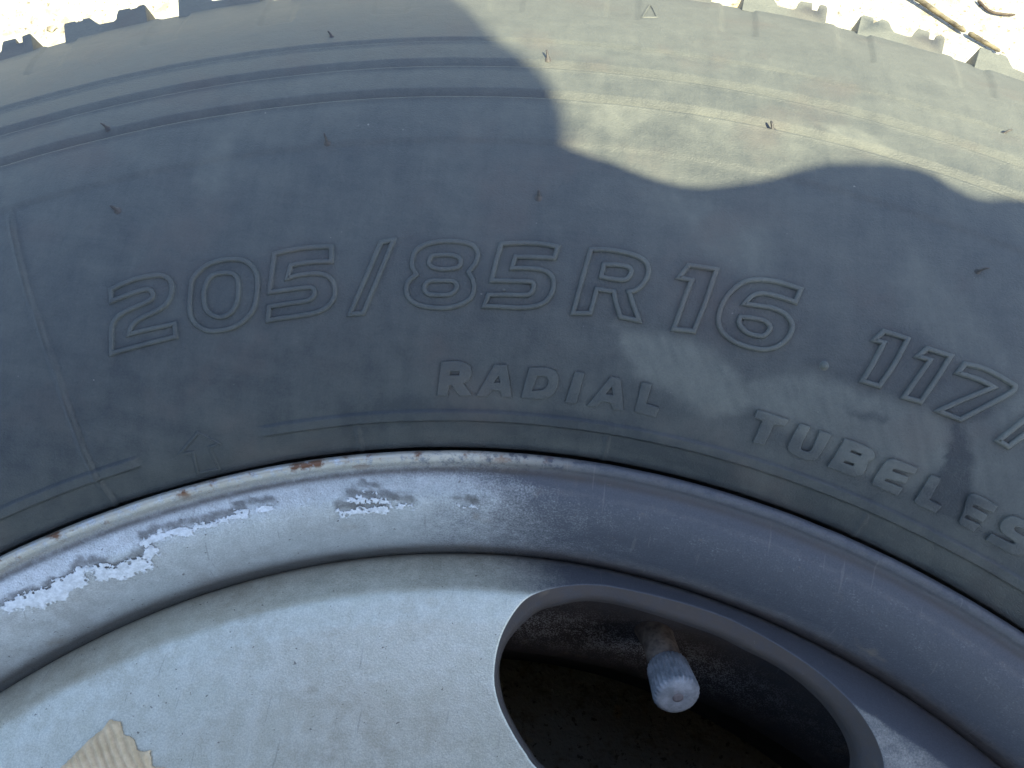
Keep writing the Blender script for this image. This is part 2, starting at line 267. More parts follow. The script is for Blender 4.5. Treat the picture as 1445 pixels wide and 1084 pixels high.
JACKET = mat_simple('dark_jacket_cloth', (.02, .022, .03), (.035, .037, .045), 400, .85, .0004)
TROUSER = mat_simple('grey_trouser_cloth', (.05, .05, .055), (.08, .08, .085), 400, .9)
SKIN = mat_simple('skin', (.45, .27, .19), (.50, .31, .22), 90, .5)
HAIR = mat_simple('dark_hair', (.015, .011, .008), (.035, .025, .018), 700, .6)
PHONE = mat_simple('phone_plastic', (.015, .015, .017), (.02, .02, .022), 200, .25)

# ------------------------------------------------------------------ the ground
def build_ground():
    n = 90; a = np.sinh(np.linspace(-4.2, 4.2, n)) / np.sinh(4.2) * 12
    X, Y = np.meshgrid(a, a + .2, indexing='ij')
    Z = (fbm(X * 25 + 40, Y * 25 + 40) - .5) * .004 * np.exp(-((X / 2) ** 2 + (Y / 2) ** 2)) - .0025
    o = link('ground', mesh_np('ground', np.stack([X, Y, Z], -1).reshape(-1, 3), grid_faces(n, n)), GROUND)
    return tag(o, kind='structure')
build_ground()

# ------------------------------------------------------------------ the wheel
wheel = bpy.data.objects.new('truck_wheel', None); C.objects.link(wheel)
tag(wheel, 'used light truck wheel with black radial tyre and worn silver steel rim lying flat', 'wheel')

# tyre profile in millimetres (radius, height above the middle of the wheel)
PROF = np.array([(214,70),(218.5,77),(223,83.5),(230,89.5),(240,94.5),(255,99),(272,101.8),(288,102.5),(303,101),(318,97.2),(332,91.6),(344,85.4),(355,78.4),(366,70.6),(369,68.4)], float)
PC = catmull(PROF, 24)
PS = np.concatenate([[0], np.cumsum(np.hypot(*np.diff(PC, axis=0).T))])
PN = np.gradient(PC, PS, axis=0); PN = np.stack([-PN[:, 1], PN[:, 0]], -1); PN /= np.linalg.norm(PN, axis=1)[:, None]
SMAX = PS[-1]
def surf(th, s, h):
    """point on the sidewall: th degrees clockwise from +y, s mm along the profile, h mm above the surface"""
    th = np.radians(th)
    R = np.interp(s, PS, PC[:, 0]); z = np.interp(s, PS, PC[:, 1])
    lo = np.minimum(s, 0); hi = np.maximum(s - SMAX, 0)
    R = R + lo * .55 + hi * .8; z = z + lo * .83 - hi * .6
    R = R + h * np.interp(s, PS, PN[:, 0]); z = z + h * np.interp(s, PS, PN[:, 1])
    return np.stack([R * np.sin(th), R * np.cos(th), z], -1) / 1000 + np.array([0, 0, Z0])
def Rs(s): return np.interp(s, PS, PC[:, 0])

NB = 67; PITCH = 360 / NB; LUG0 = -25.92

def poly_sd(px, py, P):
    """signed distance (positive inside) to a polygon"""
    P = np.asarray(P); d = np.full(px.shape, 1e9); ins = np.zeros(px.shape, bool)
    for (x0, y0), (x1, y1) in zip(P, np.roll(P, -1, 0)):
        ex, ey = x1 - x0, y1 - y0; t = np.clip(((px - x0) * ex + (py - y0) * ey) / (ex * ex + ey * ey + 1e-12), 0, 1)
        d = np.minimum(d, np.hypot(px - x0 - t * ex, py - y0 - t * ey))
        c = ((y0 > py) != (y1 > py)); xi = x0 + (py - y0) / (ey if abs(ey) > 1e-9 else 1e-9) * ex
        ins ^= c & (px < xi)
    return np.where(ins, d, -d)

def dust_tone_at(th, s):
    """dusty film left on the rubber (wiped and smeared in places)"""
    a = np.radians(th) * 270; d = np.full(th.shape, .12)
    wob = (fbm(a * .22 + 5, s * .22) - .5) * 5; wob2 = (fbm(a * .12 + 9, s * .6 + 3) - .5) * 4
    for v, f, P in DUST:
        PA = [(math.radians(t) * 270, q) for t, q in P]
        sd_ = poly_sd(a + wob2, s + wob * .5, PA)
        d = d + 1.5 * v * sstep(sd_, -f, f) * (.35 + 1.3 * fbm(a * .9 + s * .75, (s - a) * .10, 4))
    d = d + .25 * sstep(s, 84, 130) - .22 * (1 - sstep(s, 30, 78))  # paler out towards the shoulder, darker in towards the bead
    return np.clip(d, -.4, 1.2)

def relief(th, s):
    """moulded relief of the sidewall in mm"""
    h = np.zeros(th.shape)
    for s0, wd, dp in ((98.1, 3.2, 1.0), (109.4, 3.7, 1.1), (120.9, 2.6, .65)):
        u = (s - s0)
        h += .22 * np.exp(-((u + .35) / .38) ** 2)
        h -= dp * np.where(u < 0, 0, np.where(u < .5, sstep(u, 0, .5), 1 - np.clip((u - .5) / (wd - .5), 0, 1)))
    h += .30 * sstep(s, 83.6, 86.0)
    # rim line, broken at the arrow
    gap = sstep(th, -25.6, -24.8) * (1 - sstep(th, -18.2, -17.0))
    rib = sstep(s, 16.1, 17.0) * (1 - sstep(s, 18.9, 19.5)) * (1 - gap)
    h += .8 * rib * (.85 + .3 * vnoise(th * 1.5, s * 0))
    h -= .25 * (1 - sstep(s, 15.5, 16.8)) * (1 - gap)
    # mould seam running up the sidewall
    a = np.radians(th + 27.55) * Rs(s) + .5 * np.sin(s * .11)
    h += .6 * np.exp(-(a / .38) ** 2) * (1 - sstep(s, 82, 86)) - .22 * np.exp(-((a - 1.1) / .5) ** 2) * (1 - sstep(s, 82, 86))
    for t0 in (-12.2, 2.9, 18.4):
        a = np.radians(th - t0) * Rs(s)
        h += .42 * np.exp(-(a / .38) ** 2) * sstep(s, 6, 8) * (1 - sstep(s, 15, 16.5))
    # shallow pockets below the tread blocks
    ph = (th - LUG0 + PITCH / 2) % PITCH - PITCH / 2
    aw = np.radians(ph + .22) * 348
    rc = np.maximum(np.abs(aw) - 3.1, 0); rs_ = np.maximum(141.5 - s, 0)
    pk = 1 - sstep(np.hypot(rc, rs_), 1.25, 1.8)
    h -= .5 * pk * sstep(s, 139.4, 140.2) * (np.abs(th) < 48)
    # tight gap against the rim flange
    h -= 3.6 * (1 - sstep(s, 5.8, 8.4))
    # slight unevenness of old rubber
    h += .28 * (fbm(th * .35 + 20, s * .05) - .5) + .05 * (fbm(th * 2.2, s * .5) - .5)
    return h

def build_tyre():
    ss = [np.arange(-12, SMAX, .85)]
    for a, b in ((97.6, 102.2), (108.8, 113.8), (120.4, 124.3), (83.6, 86), (15, 20), (137, 142), (4, 9)): ss.append(np.arange(a, b, .27))
    ss = np.unique(np.round(np.concatenate(ss), 2)); ss = np.append(ss, [SMAX])
    th = np.concatenate([np.arange(-47, 47, .13), np.arange(47, 313, 1.0)])
    S, T = np.meshgrid(ss, th, indexing='ij')
    Tw = np.where(T > 180, T - 360, T)
    V = surf(T, S, relief(Tw, S)); D = dust_tone_at(Tw, S)
    # tread base, then the far sidewall
    extra = [(369.0, 66.5), (368.2, 63), (368.4, 40), (369, 0), (368.4, -40), (368, -64), (366, -70.6), (344, -85.4), (318, -97.2), (288, -102.5), (255, -99), (230, -89.5), (218.5, -77), (208, -62)]
    rows = [V]; dr = [D]
    tr = np.radians(th)
    for R, z in extra:
        rows.append((np.stack([R * np.sin(tr), R * np.cos(tr), np.full_like(tr, z)], -1) / 1000 + np.array([0, 0, Z0]))[None]); dr.append(np.full((1, len(th)), .3))
    V = np.concatenate(rows); D = np.concatenate(dr)
    n, m = V.shape[:2]
    me = mesh_np('tyre', V.reshape(-1, 3), grid_faces(n, m, True), attrs={'dust_shade': D})
    return link('tyre', me, RUBBER, wheel)
tyre = build_tyre()

# tread blocks of the shoulder row: every block is a part of the tyre, all share one mesh
def block_mesh(seed):
    P = PITCH; bm = bmesh.new(); lay = bm.verts.layers.float.new('dust_shade'); q = np.random.default_rng(seed)
    # outline of a block along the tread (fraction of the pitch, radius): two raised ends with a sipe each, a dip between
    top = 378.6; dip = 373.0
    o = [(0.0, 366.0), (0.004, 377.2), (.014, top), (.098, top), (.106, 377.6), (.110, 375.0), (.160, 375.0), (.164, 377.8), (.172, top), (.218, top), (.240, 377.4), (.275, 374.6), (.30, dip), (.43, dip),
         (.452, 373.8), (.464, 376.4), (.480, top), (.575, top), (.582, 377.6), (.586, 375.0), (.636, 375.0), (.641, 377.8), (.649, top), (.698, top), (.712, 377.2), (.722, 366.0)]
    jf = (q.random(len(o)) - .5) * .004; jr = (q.random(len(o)) - .5) * .45
    zs = [(70.4, .0), (69.6, .7), (66.0, .8), (55, .9), (38, .4), (22, -.4)]       # height of each section and how far it is drawn out
    rows = []
    for k, (z, dr) in enumerate(zs):
        row = []; wear = (q.random(len(o)) - .5) * .5
        for i, (f, R) in enumerate(o):
            inner = 0 < i < len(o) - 1; notch = R == 375.0
            fl_ = min((70.4 - z) / 26, 1) * .105; a = math.radians((f + (jf[i] if inner else 0) - (fl_ if f < .02 else 0) + (fl_ if f > .69 else 0)) * P); Rr = 366 + (R - 366) * .77 + (jr[i] if inner else 0); zz = z
            if R > 367: Rr += dr * .3
            if k == 0: zz = z - (R - 366) * .08 - (.25 if R > 367 else 0); Rr -= (.5 + .5 * abs(wear[i]) if R > 370 else 0)
            if k in (1, 2): zz = z - (R - 366) * .08 - .4 + (wear[i] if inner else 0)
            v = bm.verts.new((Rr * math.sin(a) / 1000, Rr * math.cos(a) / 1000, zz / 1000 + Z0)); v[lay] = -.35 if notch else .75 if k < 2 else -.2  # sipes and deeper side walls darkened: groove shade put into the colour
            row.append(v)
        rows.append(row)
    for r0, r1 in zip(rows, rows[1:]):
        for i in range(len(o) - 1): bm.faces.new((r0[i], r0[i + 1], r1[i + 1], r1[i]))
    bm.faces.new(rows[0][::-1]); bm.faces.new(rows[-1])
    bmesh.ops.triangulate(bm, faces=[f for f in bm.faces if len(f.verts) > 4])
    bmesh.ops.recalc_face_normals(bm, faces=bm.faces[:])
    me = bpy.data.meshes.new('tread_block'); bm.to_mesh(me); bm.free()
    me.polygons.foreach_set('use_smooth', np.ones(len(me.polygons), bool)); me.set_sharp_from_angle(angle=math.radians(32))
    return me
def build_blocks():
    mes = [block_mesh(k) for k in range(5)]
    for k in range(NB):
        b = link('tread_block', mes[(k * 3 + k // 5) % 5], RUBBER, tyre); b.rotation_euler.z = -math.radians(LUG0 + k * PITCH)
    # the inner tread rows, never seen from above, as one plain ribbed band
    prof = [(368, 21.9), (375, 21), (375.6, 4), (369.5, 3), (369.5, -3), (375.6, -4), (375, -21), (369.5, -22), (369.5, -26), (375, -27), (374.5, -68), (366, -70)]
    t = np.radians(np.arange(0, 360, 1.5)); pr = np.array(prof)
    V = np.stack([pr[:, 0:1] * np.sin(t), pr[:, 0:1] * np.cos(t), np.repeat(pr[:, 1:2], len(t), 1)], -1) / 1000 + np.array([0, 0, Z0])
    link('tread_band', mesh_np('tread_band', V.reshape(-1, 3), grid_faces(len(pr), len(t), True), sharp=30, attrs={'dust_shade': np.full(V.shape[:2], .4)}), RUBBER, tyre)
build_blocks()

# ---- raised lettering
def contour(c, step=.4):
    """(deg, s, corner) points -> dense closed path in (deg, s), smooth between corners"""
    n = len(c); cor = [i for i in range(n) if c[i][2]]
    P = np.array([(q[0], q[1]) for q in c], float)
    k = math.radians(1) * float(Rs(P[:, 1].mean()))
    if not cor: pts = catmull(P, 12, True); return resample(pts, k, step, True), k
    out = []
    for a, b in zip(cor, cor[1:] + [cor[0] + n]):
        seg = P[[i % n for i in range(a, b + 1)]]
        pts = catmull(seg, 12) if len(seg) > 2 else seg
        out.append(resample(pts, k, step, False)[:-1])
    return np.vstack(out), k
def resample(p, k, step, closed):
    if closed: p = np.vstack([p, p[:1]])
    d = np.concatenate([[0], np.cumsum(np.hypot(np.diff(p[:, 0]) * k, np.diff(p[:, 1])))])
    n = max(2, int(round(d[-1] / step)) + 1); t = np.linspace(0, d[-1], n)
    q = np.stack([np.interp(t, d, p[:, 0]), np.interp(t, d, p[:, 1])], -1)
    return q[:-1] if closed else q

def ridge(c, hw, ht):
    """ridge swept along a closed path: cross-section blends into the rubber"""
    p, k = contour(c); m = p * np.array([k, 1.0])
    d = np.roll(m, -1, 0) - m; d /= np.linalg.norm(d, axis=1)[:, None] + 1e-9
    n1 = np.stack([-d[:, 1], d[:, 0]], -1); n0 = np.roll(n1, 1, 0)
    b = n0 + n1; b /= np.linalg.norm(b, axis=1)[:, None] + 1e-9
    mit = 1 / np.clip((b * n1).sum(1), .55, 1)
    sec = [(-1.55, -.12), (-1.25, .03), (-1.0, .55), (-.8, .9), (-.55, 1), (.55, 1), (.8, .9), (1.0, .55), (1.25, .03), (1.55, -.12)]
    V = []; uneven = 1 + .22 * (fbm(m[:, 0] * .5 + 3, m[:, 1] * .5) - .5)
    for o, h in sec:
        q = m + b * (o * hw * mit)[:, None]
        V.append((q[:, 0] / k, q[:, 1], h * ht * uneven))
    return V
def make_glyph(ch, kind, cs):
    name = {'o': 'raised_digit' if ch.isdigit() else 'raised_letter', 's': 'raised_letter', 't': 'moulded_mark'}[kind]
    if ch == '/': name = 'raised_slash'
    if ch == 'arrow': name = 'moulded_arrow'
    if ch == 'triangle': name = 'moulded_triangle'
    if kind in 'ot':
        hw, ht = (.52, .60 if cs[0][0][0] < -6 else .75) if kind == 'o' else (.30, .30)
        if ch == 'arrow': hw, ht = .34, .24
        Vs = []; Fs = []; Ds = []; off = 0
        for c in cs:
            R = ridge(c, hw, ht)
            th = np.array([r[0] for r in R]); s = np.array([r[1] for r in R]); h = np.array([r[2] for r in R])
            base = relief(th, s) if True else 0
            V = surf(th, s, h + base); n, m = V.shape[:2]
            Vs.append(V.reshape(-1, 3)); Fs.append(grid_faces(n, m, True) + off); off += n * m
            Ds.append((dust_tone_at(th, s) + (.14 + .24 * sstep(th, -3, 8)) * sstep(h, .2, .5) - .35 * (h < .1)).ravel())  # dusty ridge tops; dark ridge feet are edge shading painted in
        me = mesh_np(name, np.vstack(Vs), np.vstack(Fs), attrs={'dust_shade': np.concatenate(Ds)})
        return link(name, me, RUBBER, tyre)
    cu = bpy.data.curves.new('t', 'CURVE'); cu.dimensions = '2D'; cu.fill_mode = 'BOTH'
    k = None
    for c in cs:
        p, kk = contour(c, .5); k = k or kk
        sp = cu.splines.new('POLY'); sp.points.add(len(p) - 1)
        for q, (t, s) in zip(sp.points, p): q.co = (t * k, s, 0, 1)
        sp.use_cyclic_u = True
    cu.extrude = .24 if cs[0][0][0] < 8 else .38; cu.bevel_depth = .20; cu.bevel_resolution = 2; cu.offset = -.20
    ob = bpy.data.objects.new('t', cu); me = bpy.data.meshes.new_from_object(ob)
    bpy.data.objects.remove(ob); bpy.data.curves.remove(cu)
    bm = bmesh.new(); bm.from_mesh(me); bmesh.ops.remove_doubles(bm, verts=bm.verts, dist=.005); bm.to_mesh(me); bm.free()
    V = np.empty(len(me.vertices) * 3, np.float32); me.vertices.foreach_get('co', V); V = V.reshape(-1, 3)
    th = V[:, 0] / k; s = V[:, 1]; h = V[:, 2]
    W = surf(th, s, h + .05 + relief(th, s)); me.vertices.foreach_set('co', W.astype(np.float32).ravel())
    me.polygons.foreach_set('use_smooth', np.ones(len(me.polygons), bool)); me.set_sharp_from_angle(angle=math.radians(50))
    at = me.attributes.new('dust_shade', 'FLOAT', 'POINT'); at.data.foreach_set('value', (dust_tone_at(th, s) + .04 * (h > .2)).astype(np.float32)); me.name = name
    me.materials.clear(); me.update()
    return link(name, me, RUBBER, tyre)
for ch, kind, cs in GLYPHS: make_glyph(ch, kind, cs)

# ---- rubber hairs left by the mould vents
def tube(P, r, n=8, cap=True):
    P = np.asarray(P, float); T = np.gradient(P, axis=0); T /= np.linalg.norm(T, axis=1)[:, None]
    V = []
    for p, t, q in zip(P, T, r):
        a = np.cross(t, (0.31, .2, .93)); a /= np.linalg.norm(a); b = np.cross(t, a)
        f = np.arange(n) / n * 2 * np.pi
        V.append(p + q * (np.cos(f)[:, None] * a + np.sin(f)[:, None] * b))
    V = np.array(V); F = grid_faces(len(P), n, True)
    return V.reshape(-1, 3), F
def build_spews():
    for i, (t, s) in enumerate(SPEWS):
        e = rng.random(4); L = 1.4 + .9 * e[0]; ang = [2.3, 2.5, 1.8, 2.4, 1.6, 1.9, 2.2, .5, .45][i]
        da, ds = math.cos(ang), math.sin(ang); k = math.radians(1) * float(Rs(s))
        u = np.linspace(0, 1, 9); hh = -.3 + L * np.sin(u * 1.5) * .85; lean = L * .8 * u ** 1.7
        th = t + lean * da / k; sv = s + lean * ds
        P = surf(th, sv, hh + relief(np.array([t]), np.array([s]))[0])
        r = (np.array([1.3, .85, .48, .38, .36, .34, .31, .27, .05])) / 1000 * (.8 + .3 * e[1])
        V, F = tube(P, r)
        link('vent_hair', mesh_np('vent_hair', V, F), SPEW, tyre)
    for t, s in NUBS:
        big = t > 0; u = np.linspace(0, 1, 7)
        P = surf(np.full(7, t), np.full(7, s), -.2 + u * (1.3 if big else .5))
        r = np.array([1.9, 1.25, 1.0, .95, .85, .6, .03]) / 1000 * (.85 if big else .45)
        V, F = tube(P, r, 12)
        link('vent_stub', mesh_np('vent_stub', V, F, attrs={'dust_shade': np.full(len(V), .55)}), RUBBER, tyre)
build_spews()

# ------------------------------------------------------------------ the steel rim
def polar(R, th, z):
    th = np.radians(th); R, th, z = np.broadcast_arrays(R, th, z)
    return np.stack([R * np.sin(th), R * np.cos(th), z], -1) / 1000 + np.array([0, 0, Z0])
BAR = np.array([(216.4, 66), (217.5, 72), (217.9, 75.6), (217.6, 77.6), (216.8, 78.5), (215.8, 78.5), (215.0, 77.7), (214.5, 76.5), (213.7, 75.7), (212.0, 75.0), (207.8, 72.6), (204.0, 68), (201.3, 62.5), (199.7, 57.5),
                (198.8, 54), (198.2, 50), (196, 42), (190.5, 30), (184.5, 19), (179.5, 10), (177, 4), (176.2, -2), (176, -30), (178, -50), (200, -62), (203, -75), (212, -82), (217, -78)], float)
BC = catmull(BAR, 9)
def cover_bar(th, R, z):
    """how much silver paint the spraying left on the rim"""
    c = 1.05 - 1.00 * sstep(th + 7 * (fbm(th * .15, R * .1) - .5), -17, 7)
    c = c - .25 * sstep(R, 209.5, 213.5)  # darkens the crease below the lip, partly painted shade
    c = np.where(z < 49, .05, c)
    return c
def bare(th, R):
    """metal laid bare along the upper edge of the flaking paint"""
    a = np.radians(th) * 207; d = np.full(th.shape, 1e9)
    for ta, ra, tb, rb, w_ in FLAKES:
        x0, x1 = math.radians(ta) * 207, math.radians(tb) * 207; ex, ey = x1 - x0, rb - ra; yy = R - ra - 1.5
        t = np.clip(((a - x0) * ex + yy * ey) / (ex * ex + ey * ey + 1e-9), 0, 1); d = np.minimum(d, np.hypot(a - x0 - t * ex, yy - t * ey))
    return .75 * (1 - sstep(d + 2.2 * (fbm(a * .7, R * .9) - .5), .2, 1.5))
def build_rim():
    th = np.concatenate([np.arange(-47, 47, .2), np.arange(47, 313, 1.5)])
    R = BC[:, 0][:, None]; z = BC[:, 1][:, None]; T = np.broadcast_to(th, (len(BC), len(th)))
    Tw = np.where(T > 180, T - 360, T)
    lip = np.exp(-((R - 216.2) / 1.4) ** 2) * (z > 70)
    dz = lip * (fbm(Tw * .5 + 8, R * 0 + 3) - .5) * .5
    V = polar(R + lip * (fbm(Tw * .8 + 4, R * 0) - .5) * .4, T, z + dz)
    rust = lip * (1.15 - 1.1 * sstep(Tw, -9, 4)) + .05 * np.exp(-((R - 210) / .6) ** 2) * (z > 60) + .06 * np.exp(-((R - 199) / .8) ** 2)
    me = mesh_np('rim_barrel', V.reshape(-1, 3), grid_faces(len(BC), len(th), True), attrs={'cover_shade': cover_bar(Tw, R + 0 * Tw, z + 0 * Tw), 'rust': rust, 'speck': .5 * (z < 46) * np.exp(-((R - 183.5) / 4.2) ** 2) * (1 - .75 * sstep(Tw, 15, 24)), 'dirt_shade': (z > 60) * (.85 * np.exp(-((R - 213.6) / 1.0) ** 2) * (1 - .3 * sstep(Tw, -5, 10))) + (z < 46) * .9 + .62 * np.exp(-((z - 52.8) / 3.2) ** 2) * (z > 49) + (z > 55) * bare(Tw, R + 0 * Tw)})  # below the lip and at the disc joint, shade is painted in with grime
    return link('rim_barrel', me, PAINT, wheel)
rim = build_rim()

DR = np.linspace(30, 198.4, 1700)
DZ = np.interp(DR, [30, 140, 165, 180, 186, 187.6, 192, 197.0, 197.8, 198.4], [60, 62.4, 62.6, 61.7, 60.7, 60.1, 56.4, 52.0, 50.6, 45])
kk = np.exp(-(np.linspace(-2.2, 2.2, 45) / .85) ** 2); kk /= kk.sum()
DZ = np.convolve(np.pad(DZ, 22, mode='edge'), kk, 'valid')
def disc_z(R): return np.interp(R, DR, DZ)
# opening in the disc: (degrees, radius, width of the turned-in edge)
HOLE = [(-2.91,169.9,.4),(-2.72,175.1,.8),(-2.12,180.4,2.0),(-1.1,185.5,3.0),(.28,188.5,3.7),(2.29,191,3.4),(4.34,192.4,3.5),(6.43,192.8,3.4),(8.93,193.1,3.4),(11.64,193.4,3.5),(14.16,193.3,3.5),(16.53,192.5,3.7),(18.71,191.4,3.4),
        (20.65,190.2,3.4),(22.46,188.4,3.4),(24.14,186,3.4),(25.73,182.6,3.4),(26.86,178.2,3.4),(27.3,172,3.5),(26.3,163,2),(23.2,153,1),(18.5,145.5,.8),(12,141.5,.7),(6,143.5,.7),(1.55,149.2,.7),(.16,152.5,.7),(-.93,155.8,.7),(-2.17,160.9,.7),(-2.78,165.6,.7)]
HC = (12.0, 168.0); HK = math.radians(1) * 168
def build_disc():
    T0, T1 = -9.0, 33.0; R0, R1 = 126.0, 197.8
    Rl = np.concatenate([np.arange(R0, 178, 2.6), np.arange(178.2, R1 - .2, .7), [R1]])
    Tl = np.linspace(T0, T1, 106)
    per = [(t, R0) for t in Tl[:-1]] + [(T1, r) for r in Rl[:-1]] + [(t, R1) for t in Tl[::-1][:-1]] + [(T0, r) for r in Rl[::-1][:-1]]
    per = np.array(per)
    H = catmull(np.array(HOLE), 14, True)
    hx, hy = (H[:, 0] - HC[0]) * HK, H[:, 1] - HC[1]; ha = np.arctan2(hy, hx); hr = np.hypot(hx, hy); od = np.argsort(ha)
    ha, hr, hw = ha[od], hr[od], H[od, 2]
    px, py = (per[:, 0] - HC[0]) * HK, per[:, 1] - HC[1]; pa = np.arctan2(py, px); pr = np.hypot(px, py)
    r0 = np.interp(pa, ha, hr, period=2 * np.pi); w0 = np.interp(pa, ha, hw, period=2 * np.pi)
    lev = [0, .3, .65, 1.0, 1.4, 1.9, 2.6, 3.4]
    rows = []; Z = []
    def put(r, dz):
        x = HC[0] + r * np.cos(pa) / HK; y = HC[1] + r * np.sin(pa); rows.append((x, y)); Z.append(disc_z(y) + dz)
    # hanging wall, turned-in edge, rounded edge, then the face
    put(r0 - w0 - .2, -w0 * 1.25 - 6.2); put(r0 - w0 - .1, -w0 * 1.25 - 3.0); put(r0 - w0, -w0 * 1.25 - 1.5)
    for f in (.8, .6, .4, .2): put(r0 - w0 * f, -w0 * f * 1.25 - .58)
    for d in lev: put(np.minimum(r0 + d * .55, pr - .2), -.55 * (1 - min(d / 1.4, 1)) ** 2.2)
    n2 = 20; base = np.minimum(r0 + 1.9, pr - .2)
    for f in np.linspace(0, 1, n2 + 1)[1:]:
        put(base + (pr - base) * f ** 1.15, 0)
    rows = [(a, b) for a, b in rows]
    th = np.array([a for a, b in rows]); R = np.array([b for a, b in rows]); Zz = np.array(Z)
    th[-1], R[-1] = per[:, 0], per[:, 1]; Zz[-1] = disc_z(per[:, 1])
    Vo = polar(R, th, Zz); Fo = grid_faces(*R.shape, True)
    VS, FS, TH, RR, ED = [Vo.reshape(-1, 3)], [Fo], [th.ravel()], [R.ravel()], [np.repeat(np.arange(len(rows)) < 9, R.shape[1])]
    off = R.size
    def patch(tl, rl):
        nonlocal off
        T, Rg = np.meshgrid(tl, rl, indexing='xy'); V = polar(Rg, T, disc_z(Rg))
        VS.append(V.reshape(-1, 3)); FS.append(grid_faces(len(rl), len(tl)) + off); TH.append(T.ravel()); RR.append(Rg.ravel()); ED.append(np.zeros(T.size, bool)); off += T.size
    patch(np.concatenate([np.arange(-49, T0, .8), [T0]]), Rl)
    patch(np.concatenate([np.linspace(T1, 49, 20)]), Rl)
    patch(np.concatenate([np.arange(49, 311, 2.0), [311]]), Rl)
    patch(np.concatenate([np.arange(-49, T0, .8), Tl, np.linspace(T1, 49, 20)[1:], np.arange(51, 311, 2.0), [311]]), np.concatenate([[4, 40, 60, 80, 100, 115], [R0]]))
    patch(np.concatenate([np.arange(-49, T0, .8), Tl, np.linspace(T1, 49, 20)[1:], np.arange(51, 311, 2.0), [311]]), np.array([R1, 198.1, 198.3]))
    T = np.concatenate(TH); Rr = np.concatenate(RR); E = np.concatenate(ED)
    cov_shade = 1.15 - .84 * sstep(T + 5 * (fbm(T * .2 + 2, Rr * .15) - .5) + .35 * (Rr - 180), -3, 12)
    cov_shade = cov_shade - .40 * sstep(Rr + 1.2 * (fbm(T * .8 + 7, Rr * .4) - .5), 187.0, 188.6) * (1 - .7 * sstep(-T, 14, 30))  # darker bluish band outside the crease, weaker to the left
    cov_shade = np.where(E, .0, cov_shade)  # turned-in edge blackened: its shade put into the colour
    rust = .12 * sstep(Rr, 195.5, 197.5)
    me = mesh_np('wheel_disc', np.vstack(VS), np.vstack(FS), attrs={'cover_shade': cov_shade, 'rust': rust, 'dirt_shade': .45 * sstep(Rr, 196.6, 197.8) + 1.0 * E})  # full value on the turned-in edge paints its shade
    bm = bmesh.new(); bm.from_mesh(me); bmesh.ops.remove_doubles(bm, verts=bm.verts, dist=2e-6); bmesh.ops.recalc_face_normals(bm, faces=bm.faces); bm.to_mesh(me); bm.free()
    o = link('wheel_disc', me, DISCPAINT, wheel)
    return o
disc = build_disc()

# white paint flaking off the rim flange: thin, ragged-edged sheets
def build_flakes():
    groups = [FLAKES[:5], FLAKES[5:8], FLAKES[8:13], FLAKES[13:17], FLAKES[17:18], FLAKES[18:]]
    bs = BC[(BC[:, 1] > 49) & (BC[:, 1] < 79)]; bs = bs[np.argsort(bs[:, 0])]
    for gi, gr in enumerate(groups):
        t0 = min(min(f[0], f[2]) for f in gr) - .9; t1 = max(max(f[0], f[2]) for f in gr) + .9
        r0 = min(min(f[1], f[3]) for f in gr) - 2.4; r1 = min(211.2, max(max(f[1], f[3]) for f in gr) + 2.4)
        th = np.arange(t0, t1, .045); R = np.arange(r0, r1, .11)
        T, Q = np.meshgrid(th, R, indexing='xy'); a = np.radians(T) * 207
        d = np.full(T.shape, 1e9)
        for (ta, ra, tb, rb, w_) in gr:
            x0, x1 = math.radians(ta) * 207, math.radians(tb) * 207; ex, ey = x1 - x0, (rb - ra) * 1.35
            yy = (Q - ra) * 1.35
            t = np.clip(((a - x0) * ex + yy * ey) / (ex * ex + ey * ey + 1e-9), 0, 1)
            d = np.minimum(d, np.hypot(a - x0 - t * ex, yy - t * ey) - w_ * 1.2)
        d = d + 2.6 * (fbm(a * .55 + gi * 9, Q * .9) - .5) + 2.7 * (fbm(a * 2.1 + 3, Q * 2.9 + gi) - .5)
        keep = d < 0
        fk = keep[:-1, :-1] & keep[1:, :-1] & keep[:-1, 1:] & keep[1:, 1:]
        z = np.interp(Q, bs[:, 0], bs[:, 1]); th_ = .32 * sstep(-d, -.05, .35) * (.8 + .5 * fbm(a * 1.3, Q * 1.3))
        V = polar(Q - th_ * .75, T, z + th_ * .65)
        F = grid_faces(*T.shape)[fk.ravel()]
        if not len(F): continue
        u, inv = np.unique(F, return_inverse=True)
        link('paint_flake', mesh_np('paint_flake', V.reshape(-1, 3)[u], inv.reshape(F.shape)), WHITE, rim)
build_flakes()

